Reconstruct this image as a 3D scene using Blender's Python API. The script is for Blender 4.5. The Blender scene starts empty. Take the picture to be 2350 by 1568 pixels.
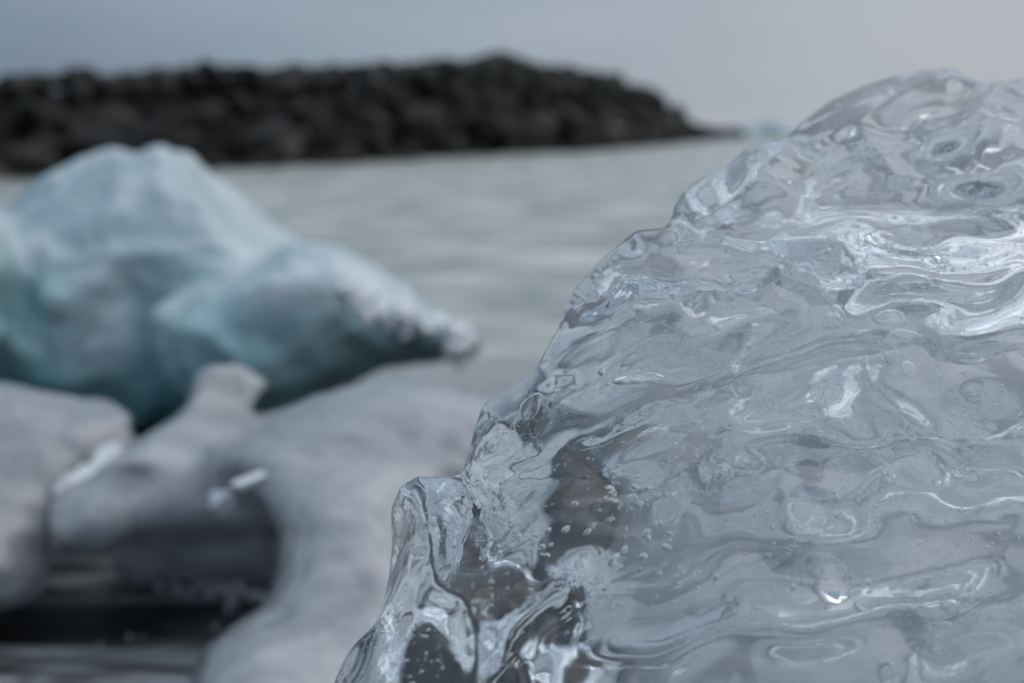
import bpy, math, random, time
import numpy as np
from mathutils import Vector

R = math.radians
rng = np.random.default_rng(7)
random.seed(7)
sc = bpy.context.scene
col = sc.collection

# ------------------------------------------------------------------ camera
PW, PH = 2350.0, 1568.0            # working pixel grid used to measure the photograph
K = 36.0 / 50.0 / PW               # tangent per working pixel, 50 mm lens on a 36 mm sensor
PITCH = math.atan((PH / 2 - 300.0) * K)
CP, SP = math.cos(PITCH), math.sin(PITCH)

cam_data = bpy.data.cameras.new('camera')
cam = bpy.data.objects.new('camera', cam_data)
col.objects.link(cam)
cam_data.sensor_width = 36.0
cam_data.lens = 50.0
cam_data.clip_start = 0.02
cam_data.clip_end = 9000.0
cam_data.dof.use_dof = True
cam_data.dof.focus_distance = 0.53
cam_data.dof.aperture_fstop = 6.5
cam_data.dof.aperture_blades = 7
cam.location = (0, 0, 0)
cam.rotation_euler = (R(90) - PITCH, 0, 0)
sc.camera = cam

# ------------------------------------------------------------------ sky and sun
SUN_EL, SUN_AZ = R(52), R(62)      # veiled sun high to the right, behind thin overcast (azimuth from +Y to +X)
world = bpy.data.worlds.new('World')
sc.world = world
world.use_nodes = True
wn, wl = world.node_tree.nodes, world.node_tree.links
wn.clear()
w_out = wn.new('ShaderNodeOutputWorld')
w_bg = wn.new('ShaderNodeBackground')
w_sky = wn.new('ShaderNodeTexSky')
w_sky.sky_type = 'NISHITA'
w_sky.sun_disc = False
w_sky.sun_elevation = SUN_EL
w_sky.sun_rotation = SUN_AZ
w_sky.dust_density = 2.0
w_geo = wn.new('ShaderNodeTexCoord')
w_map = wn.new('ShaderNodeMapping')
w_map.inputs['Scale'].default_value = (1.1, 1.1, 6.0)
w_noise = wn.new('ShaderNodeTexNoise')
w_noise.inputs['Scale'].default_value = 1.6
w_noise.inputs['Detail'].default_value = 4.0
w_noise.inputs['Roughness'].default_value = 0.45
w_ramp = wn.new('ShaderNodeValToRGB')
w_ramp.color_ramp.elements[0].position = 0.12
w_ramp.color_ramp.elements[0].color = (2.05, 2.75, 3.65, 1)
w_ramp.color_ramp.elements[1].position = 0.88
w_ramp.color_ramp.elements[1].color = (4.95, 5.3, 5.85, 1)
_e = w_ramp.color_ramp.elements.new(0.5); _e.color = (3.35, 4.15, 5.0, 1)
# the cloud sheet is thinner on the side of the veiled sun
w_dot = wn.new('ShaderNodeVectorMath'); w_dot.operation = 'DOT_PRODUCT'
w_dot.inputs[1].default_value = (math.sin(SUN_AZ), math.cos(SUN_AZ) * 0.35, 0.0)
w_side = wn.new('ShaderNodeMapRange')
for _k, _v in (('From Min', -0.20), ('From Max', 0.45), ('To Min', -0.48), ('To Max', 0.45)):
    w_side.inputs[_k].default_value = _v
w_add = wn.new('ShaderNodeMath'); w_add.operation = 'ADD'
wl.new(w_geo.outputs['Generated'], w_dot.inputs[0])
wl.new(w_dot.outputs['Value'], w_side.inputs['Value'])
w_low = wn.new('ShaderNodeMapRange')          # paler haze low over the sea
for _k, _v in (('From Min', 0.0), ('From Max', 0.12), ('To Min', 0.06), ('To Max', -0.10)):
    w_low.inputs[_k].default_value = _v
w_sum = wn.new('ShaderNodeMath'); w_sum.operation = 'ADD'
wl.new(w_side.outputs['Result'], w_sum.inputs[0])
wl.new(w_low.outputs['Result'], w_sum.inputs[1])
w_up = wn.new('ShaderNodeMapRange')           # closed grey cloud overhead
for _k, _v in (('From Min', 0.14), ('From Max', 0.60), ('To Min', 0.0), ('To Max', 0.50)):
    w_up.inputs[_k].default_value = _v
w_sum2 = wn.new('ShaderNodeMath'); w_sum2.operation = 'ADD'
wl.new(w_sum.outputs[0], w_sum2.inputs[0])
wl.new(w_up.outputs['Result'], w_sum2.inputs[1])
wl.new(w_sum2.outputs[0], w_add.inputs[0])
# overcast layers grow brighter towards the zenith, as under any closed cloud cover
w_sep = wn.new('ShaderNodeSeparateXYZ')
w_mr = wn.new('ShaderNodeMapRange')
w_mr.inputs['From Min'].default_value = 0.14
w_mr.inputs['From Max'].default_value = 1.0
w_mr.inputs['To Min'].default_value = 1.0
w_mr.inputs['To Max'].default_value = 2.2
w_mul = wn.new('ShaderNodeVectorMath'); w_mul.operation = 'SCALE'
w_mix = wn.new('ShaderNodeMix'); w_mix.data_type = 'RGBA'
w_mix.inputs['Factor'].default_value = 0.92
wl.new(w_geo.outputs['Generated'], w_map.inputs['Vector'])
wl.new(w_map.outputs['Vector'], w_noise.inputs['Vector'])
wl.new(w_noise.outputs['Fac'], w_add.inputs[1])
wl.new(w_add.outputs[0], w_ramp.inputs['Fac'])
wl.new(w_geo.outputs['Generated'], w_sep.inputs['Vector'])
wl.new(w_sep.outputs['Z'], w_mr.inputs['Value'])
wl.new(w_sep.outputs['Z'], w_low.inputs['Value'])
wl.new(w_sep.outputs['Z'], w_up.inputs['Value'])
wl.new(w_ramp.outputs['Color'], w_mul.inputs[0])
wl.new(w_mr.outputs['Result'], w_mul.inputs['Scale'])
wl.new(w_sky.outputs['Color'], w_mix.inputs['A'])
wl.new(w_mul.outputs['Vector'], w_mix.inputs['B'])
wl.new(w_mix.outputs['Result'], w_bg.inputs['Color'])
w_bg.inputs['Strength'].default_value = 0.09
wl.new(w_bg.outputs['Background'], w_out.inputs['Surface'])

sun_data = bpy.data.lights.new('sun', 'SUN')
sun_data.energy = 0.7
sun_data.angle = R(60)
sun_data.color = (1.0, 0.95, 0.88)
sun = bpy.data.objects.new('sun', sun_data)
col.objects.link(sun)
sd = Vector((math.sin(SUN_AZ) * math.cos(SUN_EL), math.cos(SUN_AZ) * math.cos(SUN_EL), math.sin(SUN_EL)))
sun.rotation_euler = sd.to_track_quat('Z', 'Y').to_euler()

sc.view_settings.view_transform = 'Standard'
sc.view_settings.look = 'None'
sc.view_settings.exposure = 0.0
sc.view_settings.gamma = 1.0
sc.view_settings.use_curve_mapping = False
sc.render.engine = 'CYCLES'
cy = sc.cycles
cy.max_bounces = 24
cy.transmission_bounces = 22
cy.glossy_bounces = 10
cy.diffuse_bounces = 4
cy.volume_bounces = 6
cy.transparent_max_bounces = 16
cy.sample_clamp_indirect = 6.0
cy.sample_clamp_direct = 0.0
cy.blur_glossy = 0.3
cy.caustics_reflective = True
cy.caustics_refractive = True
cy.use_denoising = True
try:
    cy.denoiser = 'OPENIMAGEDENOISE'
except Exception:
    pass

# ------------------------------------------------------------------ helpers: pixels <-> world
def at(px, py, d):
    """world point seen at working pixel (px, py) at depth d along the lens axis"""
    x = (px - PW / 2) * K * d
    v = (PH / 2 - py) * K * d
    return np.array((x, d * CP + v * SP, -d * SP + v * CP))

def to_pix(P):
    d = P[..., 1] * CP - P[..., 2] * SP
    v = P[..., 1] * SP + P[..., 2] * CP
    dd = np.maximum(d, 0.05)
    return P[..., 0] / (dd * K) + PW / 2, PH / 2 - v / (dd * K), d

# ------------------------------------------------------------------ helpers: numpy noise
_perm = rng.permutation(256).astype(np.int32)
_perm = np.concatenate([_perm, _perm, _perm])
_ga = rng.normal(size=(256, 3)).astype(np.float32)
_ga /= np.linalg.norm(_ga, axis=1)[:, None]

def noise3(P):
    """gradient noise, about -0.7..0.7"""
    P = np.asarray(P, dtype=np.float32)
    sh = P.shape[:-1]
    P = P.reshape(-1, 3)
    out = np.empty(len(P), np.float32)
    CH = 400000
    for a in range(0, len(P), CH):
        p = P[a:a + CH]
        i = np.floor(p).astype(np.int32)
        f = p - i
        u = f * f * f * (f * (f * 6 - 15) + 10)
        i &= 255
        acc = 0
        for dx in (0, 1):
            wx = u[:, 0] if dx else 1 - u[:, 0]
            for dy in (0, 1):
                wy = u[:, 1] if dy else 1 - u[:, 1]
                for dz in (0, 1):
                    wz = u[:, 2] if dz else 1 - u[:, 2]
                    h = _perm[_perm[_perm[(i[:, 0] + dx) & 255] + ((i[:, 1] + dy) & 255)] + ((i[:, 2] + dz) & 255)]
                    g = _ga[h]
                    acc = acc + wx * wy * wz * (g[:, 0] * (f[:, 0] - dx) + g[:, 1] * (f[:, 1] - dy) + g[:, 2] * (f[:, 2] - dz))
        out[a:a + CH] = acc
    return out.reshape(sh)

# ------------------------------------------------------------------ helpers: ice bodies as implicit solids
def poly_sd(poly, qx, qy):
    """signed distance (positive inside) to a closed polygon in pixels"""
    poly = np.asarray(poly, np.float32)
    d2 = np.full(qx.shape, 1e12, np.float32)
    ins = np.zeros(qx.shape, bool)
    n = len(poly)
    for k in range(n):
        ax, ay = poly[k]
        bx, by = poly[(k + 1) % n]
        ex, ey = bx - ax, by - ay
        t = np.clip(((qx - ax) * ex + (qy - ay) * ey) / (ex * ex + ey * ey + 1e-9), 0, 1)
        d2 = np.minimum(d2, (qx - ax - t * ex) ** 2 + (qy - ay - t * ey) ** 2)
        if by != ay:
            c = (ay > qy) != (by > qy)
            ins ^= c & (qx < ex * (qy - ay) / (by - ay) + ax)
    d = np.sqrt(d2)
    return np.where(ins, d, -d)

class Lobe:
    """one bulging mass of ice: an outline, a leaning mid surface, a thickness in front and behind, a rounded rim"""
    def __init__(s, poly, mid, tf, tb, rim, blur=2, step=6.0):
        p = np.asarray(poly, float)
        s.x0, s.y0 = p[:, 0].min() - 400, p[:, 1].min() - 400
        s.step = step
        nx = int((p[:, 0].max() + 400 - s.x0) / step) + 2
        ny = int((p[:, 1].max() + 400 - s.y0) / step) + 2
        gx, gy = np.meshgrid(s.x0 + np.arange(nx) * step, s.y0 + np.arange(ny) * step)
        g = poly_sd(p, gx.astype(np.float32), gy.astype(np.float32))
        for _ in range(blur):
            q = np.pad(g, 1, mode='edge')
            g = (q[:-2, 1:-1] + q[2:, 1:-1] + q[1:-1, :-2] + q[1:-1, 2:] + 4 * q[1:-1, 1:-1]) / 8
        s.g, s.mid, s.tf, s.tb, s.rim = g, mid, tf, tb, rim
    def sd_px(s, px, py):
        fx = np.clip((px - s.x0) / s.step, 0, s.g.shape[1] - 1.001)
        fy = np.clip((py - s.y0) / s.step, 0, s.g.shape[0] - 1.001)
        ix, iy = fx.astype(np.int32), fy.astype(np.int32)
        tx, ty = fx - ix, fy - iy
        g = s.g
        return (g[iy, ix] * (1 - tx) + g[iy, ix + 1] * tx) * (1 - ty) + (g[iy + 1, ix] * (1 - tx) + g[iy + 1, ix + 1] * tx) * ty
    def f(s, px, py, d):
        m = s.mid(px, py)
        e = s.sd_px(px, py) * K * m
        a = np.maximum(1 - e / s.rim, 0)
        t = np.where(d < m, s.tf, s.tb)
        b = (d - m) / t
        return (np.sqrt(a * a + b * b + 1e-4) - 1) * min(s.rim, s.tf)

def smin(a, b, k):
    h = np.clip(0.5 + 0.5 * (b - a) / k, 0, 1)
    return b * (1 - h) + a * h - k * h * (1 - h)

def surface_nets(F, lo, h):
    """closed quad mesh of the zero level of F sampled on a regular grid"""
    nx, ny, nz = F.shape
    S = F < 0
    c = np.zeros((nx - 1, ny - 1, nz - 1), np.int8)
    for dx in (0, 1):
        for dy in (0, 1):
            for dz in (0, 1):
                c += S[dx:nx - 1 + dx, dy:ny - 1 + dy, dz:nz - 1 + dz]
    act = (c > 0) & (c < 8)
    ci = np.argwhere(act)
    idx = np.full(act.shape, -1, np.int64)
    idx[act] = np.arange(len(ci))
    acc = np.zeros((len(ci), 3)); cnt = np.zeros(len(ci))
    corners = [(x, y, z) for x in (0, 1) for y in (0, 1) for z in (0, 1)]
    for a in corners:
        for ax in range(3):
            if a[ax]:
                continue
            b = list(a); b[ax] = 1
            fa = F[ci[:, 0] + a[0], ci[:, 1] + a[1], ci[:, 2] + a[2]]
            fb = F[ci[:, 0] + b[0], ci[:, 1] + b[1], ci[:, 2] + b[2]]
            m = (fa < 0) != (fb < 0)
            t = np.where(m, fa / np.where(m, fa - fb, 1), 0)
            p = np.tile(np.array(a, float), (len(ci), 1)); p[:, ax] = t
            acc[m] += p[m]; cnt[m] += 1
    V = np.asarray(lo) + (ci + acc / cnt[:, None]) * h
    quads = []
    for ax in range(3):
        u, v = (ax + 1) % 3, (ax + 2) % 3
        sl = [slice(1, -1)] * 3
        sl0, sl1 = list(sl), list(sl)
        sl0[ax] = slice(0, -1); sl1[ax] = slice(1, None)
        A, B = S[tuple(sl0)], S[tuple(sl1)]
        for flip in (False, True):
            e = np.argwhere((A & ~B) if not flip else (~A & B))
            off = np.ones(3, int); off[ax] = 0
            e = e + off
            def cell(du, dv):
                q = e.copy(); q[:, u] += du; q[:, v] += dv
                return idx[q[:, 0], q[:, 1], q[:, 2]]
            q = np.stack([cell(-1, -1), cell(0, -1), cell(0, 0), cell(-1, 0)], 1)
            quads.append(q[:, ::-1] if flip else q)
    Q = np.concatenate(quads)
    return V, Q[(Q >= 0).all(1)]

def relax(V, Q, n=1, lam=0.5):
    e = np.concatenate([Q[:, [0, 1]], Q[:, [1, 2]], Q[:, [2, 3]], Q[:, [3, 0]]])
    i = np.concatenate([e[:, 0], e[:, 1]]); j = np.concatenate([e[:, 1], e[:, 0]])
    deg = np.bincount(i, minlength=len(V)).astype(float)
    deg[deg == 0] = 1
    for _ in range(n):
        L = np.stack([np.bincount(i, V[j, k], minlength=len(V)) for k in range(3)], 1) / deg[:, None]
        V = V + lam * (L - V)
    return V

def subdivide(V, Q):
    e = np.concatenate([Q[:, [0, 1]], Q[:, [1, 2]], Q[:, [2, 3]], Q[:, [3, 0]]])
    es = np.sort(e, 1)
    key = es[:, 0].astype(np.int64) * len(V) + es[:, 1]
    uk, inv = np.unique(key, return_inverse=True)
    em = (V[uk // len(V)] + V[uk % len(V)]) / 2
    fm = V[Q].mean(1)
    n, ne, nq = len(V), len(uk), len(Q)
    m = inv.reshape(4, nq)
    c = n + ne + np.arange(nq)
    out = []
    for k in range(4):
        out.append(np.stack([Q[:, k], n + m[k], c, n + m[(k + 3) % 4]], 1))
    return np.concatenate([V, em, fm]), np.concatenate(out)

def project(V, fn, h=4e-4, it=2, cap=0.004):
    for _ in range(it):
        f0 = fn(V)
        g = np.stack([(fn(V + np.eye(3)[k] * h) - f0) / h for k in range(3)], 1)
        g2 = np.maximum((g * g).sum(1), 0.05)
        st = -(f0 / g2)[:, None] * g
        l = np.linalg.norm(st, axis=1)
        st *= np.minimum(1, cap / np.maximum(l, 1e-9))[:, None]
        V = V + st
    return V

def make_mesh(name, V, F, mat=None, smooth=True):
    V = np.asarray(V, np.float32); F = np.asarray(F, np.int32)
    me = bpy.data.meshes.new(name)
    k = F.shape[1]
    me.vertices.add(len(V)); me.vertices.foreach_set('co', V.ravel())
    me.loops.add(F.size); me.loops.foreach_set('vertex_index', F.ravel())
    me.polygons.add(len(F))
    me.polygons.foreach_set('loop_start', np.arange(0, F.size, k, dtype=np.int32))
    me.polygons.foreach_set('use_smooth', np.full(len(F), smooth))
    me.update(calc_edges=True)
    me.validate()
    if mat:
        me.materials.append(mat)
    return me

def link(name, data, parent=None, loc=None):
    o = bpy.data.objects.new(name, data)
    col.objects.link(o)
    if parent:
        o.parent = parent
    if loc is not None:
        o.location = loc
    return o

def tag(o, label=None, cat=None, group=None, kind=None):
    for k, v in (('label', label), ('category', cat), ('group', group), ('kind', kind)):
        if v:
            o[k] = v
    return o

def ice_body(lobes, detail, lo, hi, h, k, subs=1, floor=None, cap=None, rel=2):
    """implicit union of lobes + detail(P, px, py, edge) -> vertices, quads"""
    def base(P):
        px, py, d = to_pix(P)
        f = None
        for L in lobes:
            g = L.f(px, py, d)
            f = g if f is None else smin(f, g, k)
        if floor is not None:
            f = np.maximum(f, floor - P[..., 2])
        return f
    def full(P):
        return base(P) + detail(P)
    n = [int(math.ceil((hi[i] - lo[i]) / h)) + 1 for i in range(3)]
    ax = [lo[i] + np.arange(n[i]) * h for i in range(3)]
    F = np.empty(n, np.float32)
    for i in range(n[0]):
        Y, Z = np.meshgrid(ax[1], ax[2], indexing='ij')
        P = np.stack([np.full(Y.shape, ax[0][i]), Y, Z], -1)
        b = base(P)
        near = np.abs(b) < 0.03 + 4 * h
        if near.any():
            b[near] += detail(P[near])
        F[i] = b
    F[0] = F[-1] = 1; F[:, 0] = F[:, -1] = 1; F[:, :, 0] = F[:, :, -1] = 1
    V, Q = surface_nets(F, lo, h)
    V = relax(V, Q, rel)
    for _ in range(subs):
        V, Q = subdivide(V, Q)
        V = relax(V, Q, 1)
    V = project(V, full, h=h * 0.15, cap=cap or h)
    V = relax(V, Q, 1, 0.35)
    return V, Q

# ------------------------------------------------------------------ helpers: materials
def new_mat(name):
    m = bpy.data.materials.new(name)
    m.use_nodes = True
    n, l = m.node_tree.nodes, m.node_tree.links
    n.clear()
    out = n.new('ShaderNodeOutputMaterial')
    return m, n, l, out

def nd(n, kind, **kw):
    x = n.new(kind)
    for k, v in kw.items():
        if k in x.inputs:
            x.inputs[k].default_value = v
        else:
            setattr(x, k, v)
    return x

def ramp(n, stops):
    r = n.new('ShaderNodeValToRGB')
    e = r.color_ramp.elements
    while len(e) < len(stops):
        e.new(0.5)
    for q, (p, c) in zip(e, stops):
        q.position = p
        q.color = c if len(c) == 4 else (*c, 1)
    return r

def clear_ice_material():
    m, n, l, out = new_mat('clear_ice')
    tc = nd(n, 'ShaderNodeTexCoord')
    # fine relief of the melting skin
    nz = nd(n, 'ShaderNodeTexNoise', Scale=120.0, Detail=2.0)
    l.new(tc.outputs['Object'], nz.inputs['Vector'])
    bp = nd(n, 'ShaderNodeBump', Strength=0.10, Distance=0.0006)
    l.new(nz.outputs['Fac'], bp.inputs['Height'])
    # bands of fine ripples, only in patches
    wm = nd(n, 'ShaderNodeMapping')
    wm.inputs['Rotation'].default_value = (0.0, -0.3, 0.0)
    l.new(tc.outputs['Object'], wm.inputs['Vector'])
    wv = nd(n, 'ShaderNodeTexWave', Scale=62.0, Distortion=14.0, Detail=1.5, bands_direction='Z')
    wv.inputs['Detail Scale'].default_value = 0.25
    l.new(wm.outputs['Vector'], wv.inputs['Vector'])
    wk = nd(n, 'ShaderNodeTexNoise', Scale=20.0, Detail=1.0)
    l.new(tc.outputs['Object'], wk.inputs['Vector'])
    wr = ramp(n, [(0.52, (0,) * 3), (0.66, (1,) * 3)])
    l.new(wk.outputs['Fac'], wr.inputs['Fac'])
    ws = nd(n, 'ShaderNodeMath', operation='MULTIPLY')
    ws.inputs[1].default_value = 0.10
    l.new(wr.outputs['Color'], ws.inputs[0])
    bp2 = nd(n, 'ShaderNodeBump', Distance=0.0007)
    l.new(ws.outputs[0], bp2.inputs['Strength'])
    l.new(wv.outputs['Fac'], bp2.inputs['Height'])
    l.new(bp.outputs['Normal'], bp2.inputs['Normal'])
    bp = bp2
    gl = nd(n, 'ShaderNodeBsdfGlass', IOR=1.31, Roughness=0.0, Color=(0.97, 0.985, 1.0, 1))
    l.new(bp.outputs['Normal'], gl.inputs['Normal'])
    # milky veils: air trapped in bands
    mp = nd(n, 'ShaderNodeMapping')
    mp.inputs['Rotation'].default_value = (0.3, -0.45, 0.2)
    mp.inputs['Scale'].default_value = (14.0, 26.0, 48.0)
    l.new(tc.outputs['Object'], mp.inputs['Vector'])
    vn = nd(n, 'ShaderNodeTexNoise', Scale=1.0, Detail=9.0, Roughness=0.66, Distortion=1.8)
    l.new(mp.outputs['Vector'], vn.inputs['Vector'])
    vr = ramp(n, [(0.44, (0.01,) * 3), (0.56, (0.14,) * 3), (0.70, (0.48,) * 3)])
    l.new(vn.outputs['Fac'], vr.inputs['Fac'])
    sx = nd(n, 'ShaderNodeSeparateXYZ')
    l.new(tc.outputs['Object'], sx.inputs[0])
    xr = nd(n, 'ShaderNodeMapRange')
    for k_, v_ in (('From Min', -0.14), ('From Max', -0.04), ('To Min', 0.05), ('To Max', 1.0)):
        xr.inputs[k_].default_value = v_
    l.new(sx.outputs['X'], xr.inputs['Value'])
    xm = nd(n, 'ShaderNodeMath', operation='MULTIPLY')
    l.new(vr.outputs['Color'], xm.inputs[0]); l.new(xr.outputs['Result'], xm.inputs[1])
    df = nd(n, 'ShaderNodeBsdfDiffuse', Color=(0.82, 0.88, 0.92, 1))
    tr = nd(n, 'ShaderNodeBsdfTranslucent', Color=(0.82, 0.88, 0.92, 1))
    mk = nd(n, 'ShaderNodeMixShader', Fac=0.5)
    l.new(df.outputs[0], mk.inputs[1]); l.new(tr.outputs[0], mk.inputs[2])
    mx = nd(n, 'ShaderNodeMixShader')
    l.new(xm.outputs[0], mx.inputs['Fac'])
    l.new(gl.outputs[0], mx.inputs[1]); l.new(mk.outputs[0], mx.inputs[2])
    l.new(mx.outputs[0], out.inputs['Surface'])
    va = nd(n, 'ShaderNodeVolumeAbsorption', Color=(0.55, 0.80, 0.92, 1), Density=0.8)
    vs = nd(n, 'ShaderNodeVolumeScatter', Color=(0.84, 0.94, 1.0, 1), Density=0.4, Anisotropy=0.3)
    ad = nd(n, 'ShaderNodeAddShader')
    l.new(va.outputs[0], ad.inputs[0]); l.new(vs.outputs[0], ad.inputs[1])
    l.new(ad.outputs[0], out.inputs['Volume'])
    return m

def floe_material(name, cols, scale, gloss=0.25, trans=0.25, bump=0.01, absorb=None, layer=None):
    m, n, l, out = new_mat(name)
    tc = nd(n, 'ShaderNodeTexCoord')
    nz = nd(n, 'ShaderNodeTexNoise', Scale=scale, Detail=6.0, Roughness=0.6, Distortion=0.6)
    l.new(tc.outputs['Object'], nz.inputs['Vector'])
    cr = ramp(n, cols)
    l.new(nz.outputs['Fac'], cr.inputs['Fac'])
    col_out = cr.outputs['Color']
    if layer:      # one set colour below a wavy seam, the mottled colours above
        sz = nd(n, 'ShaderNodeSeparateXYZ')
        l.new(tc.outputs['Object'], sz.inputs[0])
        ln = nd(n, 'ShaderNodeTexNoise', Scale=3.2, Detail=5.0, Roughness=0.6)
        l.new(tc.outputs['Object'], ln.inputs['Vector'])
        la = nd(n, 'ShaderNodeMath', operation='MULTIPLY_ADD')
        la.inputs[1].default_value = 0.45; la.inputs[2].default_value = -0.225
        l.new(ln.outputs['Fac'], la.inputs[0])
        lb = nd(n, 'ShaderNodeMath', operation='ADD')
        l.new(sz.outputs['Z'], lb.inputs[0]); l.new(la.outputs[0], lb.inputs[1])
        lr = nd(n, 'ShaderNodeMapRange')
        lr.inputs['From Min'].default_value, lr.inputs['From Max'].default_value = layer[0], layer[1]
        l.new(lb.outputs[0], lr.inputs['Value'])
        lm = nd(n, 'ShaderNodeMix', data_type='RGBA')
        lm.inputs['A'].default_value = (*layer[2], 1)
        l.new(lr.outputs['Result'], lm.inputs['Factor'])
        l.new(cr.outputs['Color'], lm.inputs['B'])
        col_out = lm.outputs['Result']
    bn = nd(n, 'ShaderNodeTexNoise', Scale=scale * 7, Detail=5.0)
    l.new(tc.outputs['Object'], bn.inputs['Vector'])
    bp = nd(n, 'ShaderNodeBump', Strength=0.5, Distance=bump)
    l.new(bn.outputs['Fac'], bp.inputs['Height'])
    p = nd(n, 'ShaderNodeBsdfPrincipled', Roughness=gloss, IOR=1.31)
    l.new(col_out, p.inputs['Base Color'])
    l.new(bp.outputs['Normal'], p.inputs['Normal'])
    p.inputs['Transmission Weight'].default_value = trans
    p.inputs['Coat Weight'].default_value = 0.7
    p.inputs['Coat Roughness'].default_value = 0.06
    p.inputs['Coat IOR'].default_value = 1.33
    l.new(p.outputs[0], out.inputs['Surface'])
    if absorb:
        va = nd(n, 'ShaderNodeVolumeAbsorption', Color=(*absorb[0], 1), Density=absorb[1])
        l.new(va.outputs[0], out.inputs['Volume'])
    return m

def sand_material():
    m, n, l, out = new_mat('black_sand')
    tc = nd(n, 'ShaderNodeTexCoord')
    n1 = nd(n, 'ShaderNodeTexNoise', Scale=6.0, Detail=6.0, Roughness=0.65)
    l.new(tc.outputs['Object'], n1.inputs['Vector'])
    c1 = ramp(n, [(0.3, (0.005, 0.005, 0.005)), (0.7, (0.018, 0.017, 0.016))])
    l.new(n1.outputs['Fac'], c1.inputs['Fac'])
    # thin films of foam left by the swash, drawn out along the waterline
    mp = nd(n, 'ShaderNodeMapping')
    mp.inputs['Scale'].default_value = (1.6, 7.0, 1.0)
    l.new(tc.outputs['Object'], mp.inputs['Vector'])
    n2 = nd(n, 'ShaderNodeTexNoise', Scale=2.0, Detail=7.0, Roughness=0.62, Distortion=0.5)
    l.new(mp.outputs['Vector'], n2.inputs['Vector'])
    c2 = ramp(n, [(0.56, (0.0,) * 3), (0.64, (0.30,) * 3), (0.74, (1, 1, 1))])
    sy = nd(n, 'ShaderNodeSeparateXYZ')
    l.new(tc.outputs['Object'], sy.inputs[0])
    fy = nd(n, 'ShaderNodeMapRange')
    for k, v in (('From Min', 1.42), ('From Max', 1.28), ('To Min', 0.09), ('To Max', 0.21)):
        fy.inputs[k].default_value = v
    l.new(sy.outputs['Y'], fy.inputs['Value'])
    fa = nd(n, 'ShaderNodeMath', operation='ADD')
    fx = nd(n, 'ShaderNodeMapRange')
    for k, v in (('From Min', -0.12), ('From Max', -0.32), ('To Min', 0.0), ('To Max', 1.0)):
        fx.inputs[k].default_value = v
    l.new(sy.outputs['X'], fx.inputs['Value'])
    fm = nd(n, 'ShaderNodeMath', operation='MULTIPLY')
    l.new(fx.outputs['Result'], fm.inputs[0]); l.new(fy.outputs['Result'], fm.inputs[1])
    l.new(n2.outputs['Fac'], fa.inputs[0]); l.new(fm.outputs[0], fa.inputs[1])
    l.new(fa.outputs[0], c2.inputs['Fac'])
    # more water and foam seaward
    sp = nd(n, 'ShaderNodeSeparateXYZ')
    l.new(tc.outputs['Object'], sp.inputs[0])
    mr = nd(n, 'ShaderNodeMapRange')
    for k, v in (('From Min', 2.6), ('From Max', 4.2), ('To Min', 0.0), ('To Max', 0.75)):
        mr.inputs[k].default_value = v
    l.new(sp.outputs['Y'], mr.inputs['Value'])
    mm = nd(n, 'ShaderNodeMath', operation='MAXIMUM')
    ml = nd(n, 'ShaderNodeMath', operation='MULTIPLY')
    ml.inputs[1].default_value = 0.9
    l.new(c2.outputs['Color'], ml.inputs[0])
    l.new(ml.outputs[0], mm.inputs[0]); l.new(mr.outputs['Result'], mm.inputs[1])
    mx = nd(n, 'ShaderNodeMix', data_type='RGBA')
    l.new(mm.outputs[0], mx.inputs['Factor'])
    l.new(c1.outputs['Color'], mx.inputs['A'])
    mx.inputs['B'].default_value = (0.42, 0.44, 0.45, 1)
    p = nd(n, 'ShaderNodeBsdfPrincipled', Roughness=0.45)
    p.inputs['Specular IOR Level'].default_value = 0.22
    l.new(mx.outputs['Result'], p.inputs['Base Color'])
    gr = nd(n, 'ShaderNodeTexNoise', Scale=300.0, Detail=3.0)
    l.new(tc.outputs['Object'], gr.inputs['Vector'])
    bp = nd(n, 'ShaderNodeBump', Strength=0.5, Distance=0.003)
    l.new(gr.outputs['Fac'], bp.inputs['Height'])
    l.new(bp.outputs['Normal'], p.inputs['Normal'])
    l.new(p.outputs[0], out.inputs['Surface'])
    return m

def sea_material():
    m, n, l, out = new_mat('grey_sea')
    tc = nd(n, 'ShaderNodeTexCoord')
    mp = nd(n, 'ShaderNodeMapping')
    mp.inputs['Scale'].default_value = (0.9, 3.0, 1.0)
    l.new(tc.outputs['Object'], mp.inputs['Vector'])
    n2 = nd(n, 'ShaderNodeTexNoise', Scale=1.0, Detail=7.0, Roughness=0.6, Distortion=0.6)
    l.new(mp.outputs['Vector'], n2.inputs['Vector'])
    c = ramp(n, [(0.40, (0.18, 0.225, 0.21)), (0.50, (0.355, 0.38, 0.36)), (0.60, (0.58, 0.585, 0.56))])
    l.new(n2.outputs['Fac'], c.inputs['Fac'])
    p = nd(n, 'ShaderNodeBsdfPrincipled', Roughness=0.38, IOR=1.33)
    l.new(c.outputs['Color'], p.inputs['Base Color'])
    l.new(p.outputs[0], out.inputs['Surface'])
    return m

def rock_material(name, a, b):
    m, n, l, out = new_mat(name)
    tc = nd(n, 'ShaderNodeTexCoord')
    nz = nd(n, 'ShaderNodeTexNoise', Scale=2.2, Detail=5.0, Roughness=0.65)
    l.new(tc.outputs['Object'], nz.inputs['Vector'])
    cr = ramp(n, [(0.32, a), (0.72, b)])
    l.new(nz.outputs['Fac'], cr.inputs['Fac'])
    p = nd(n, 'ShaderNodeBsdfPrincipled', Roughness=0.8)
    l.new(cr.outputs['Color'], p.inputs['Base Color'])
    l.new(p.outputs[0], out.inputs['Surface'])
    return m

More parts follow.
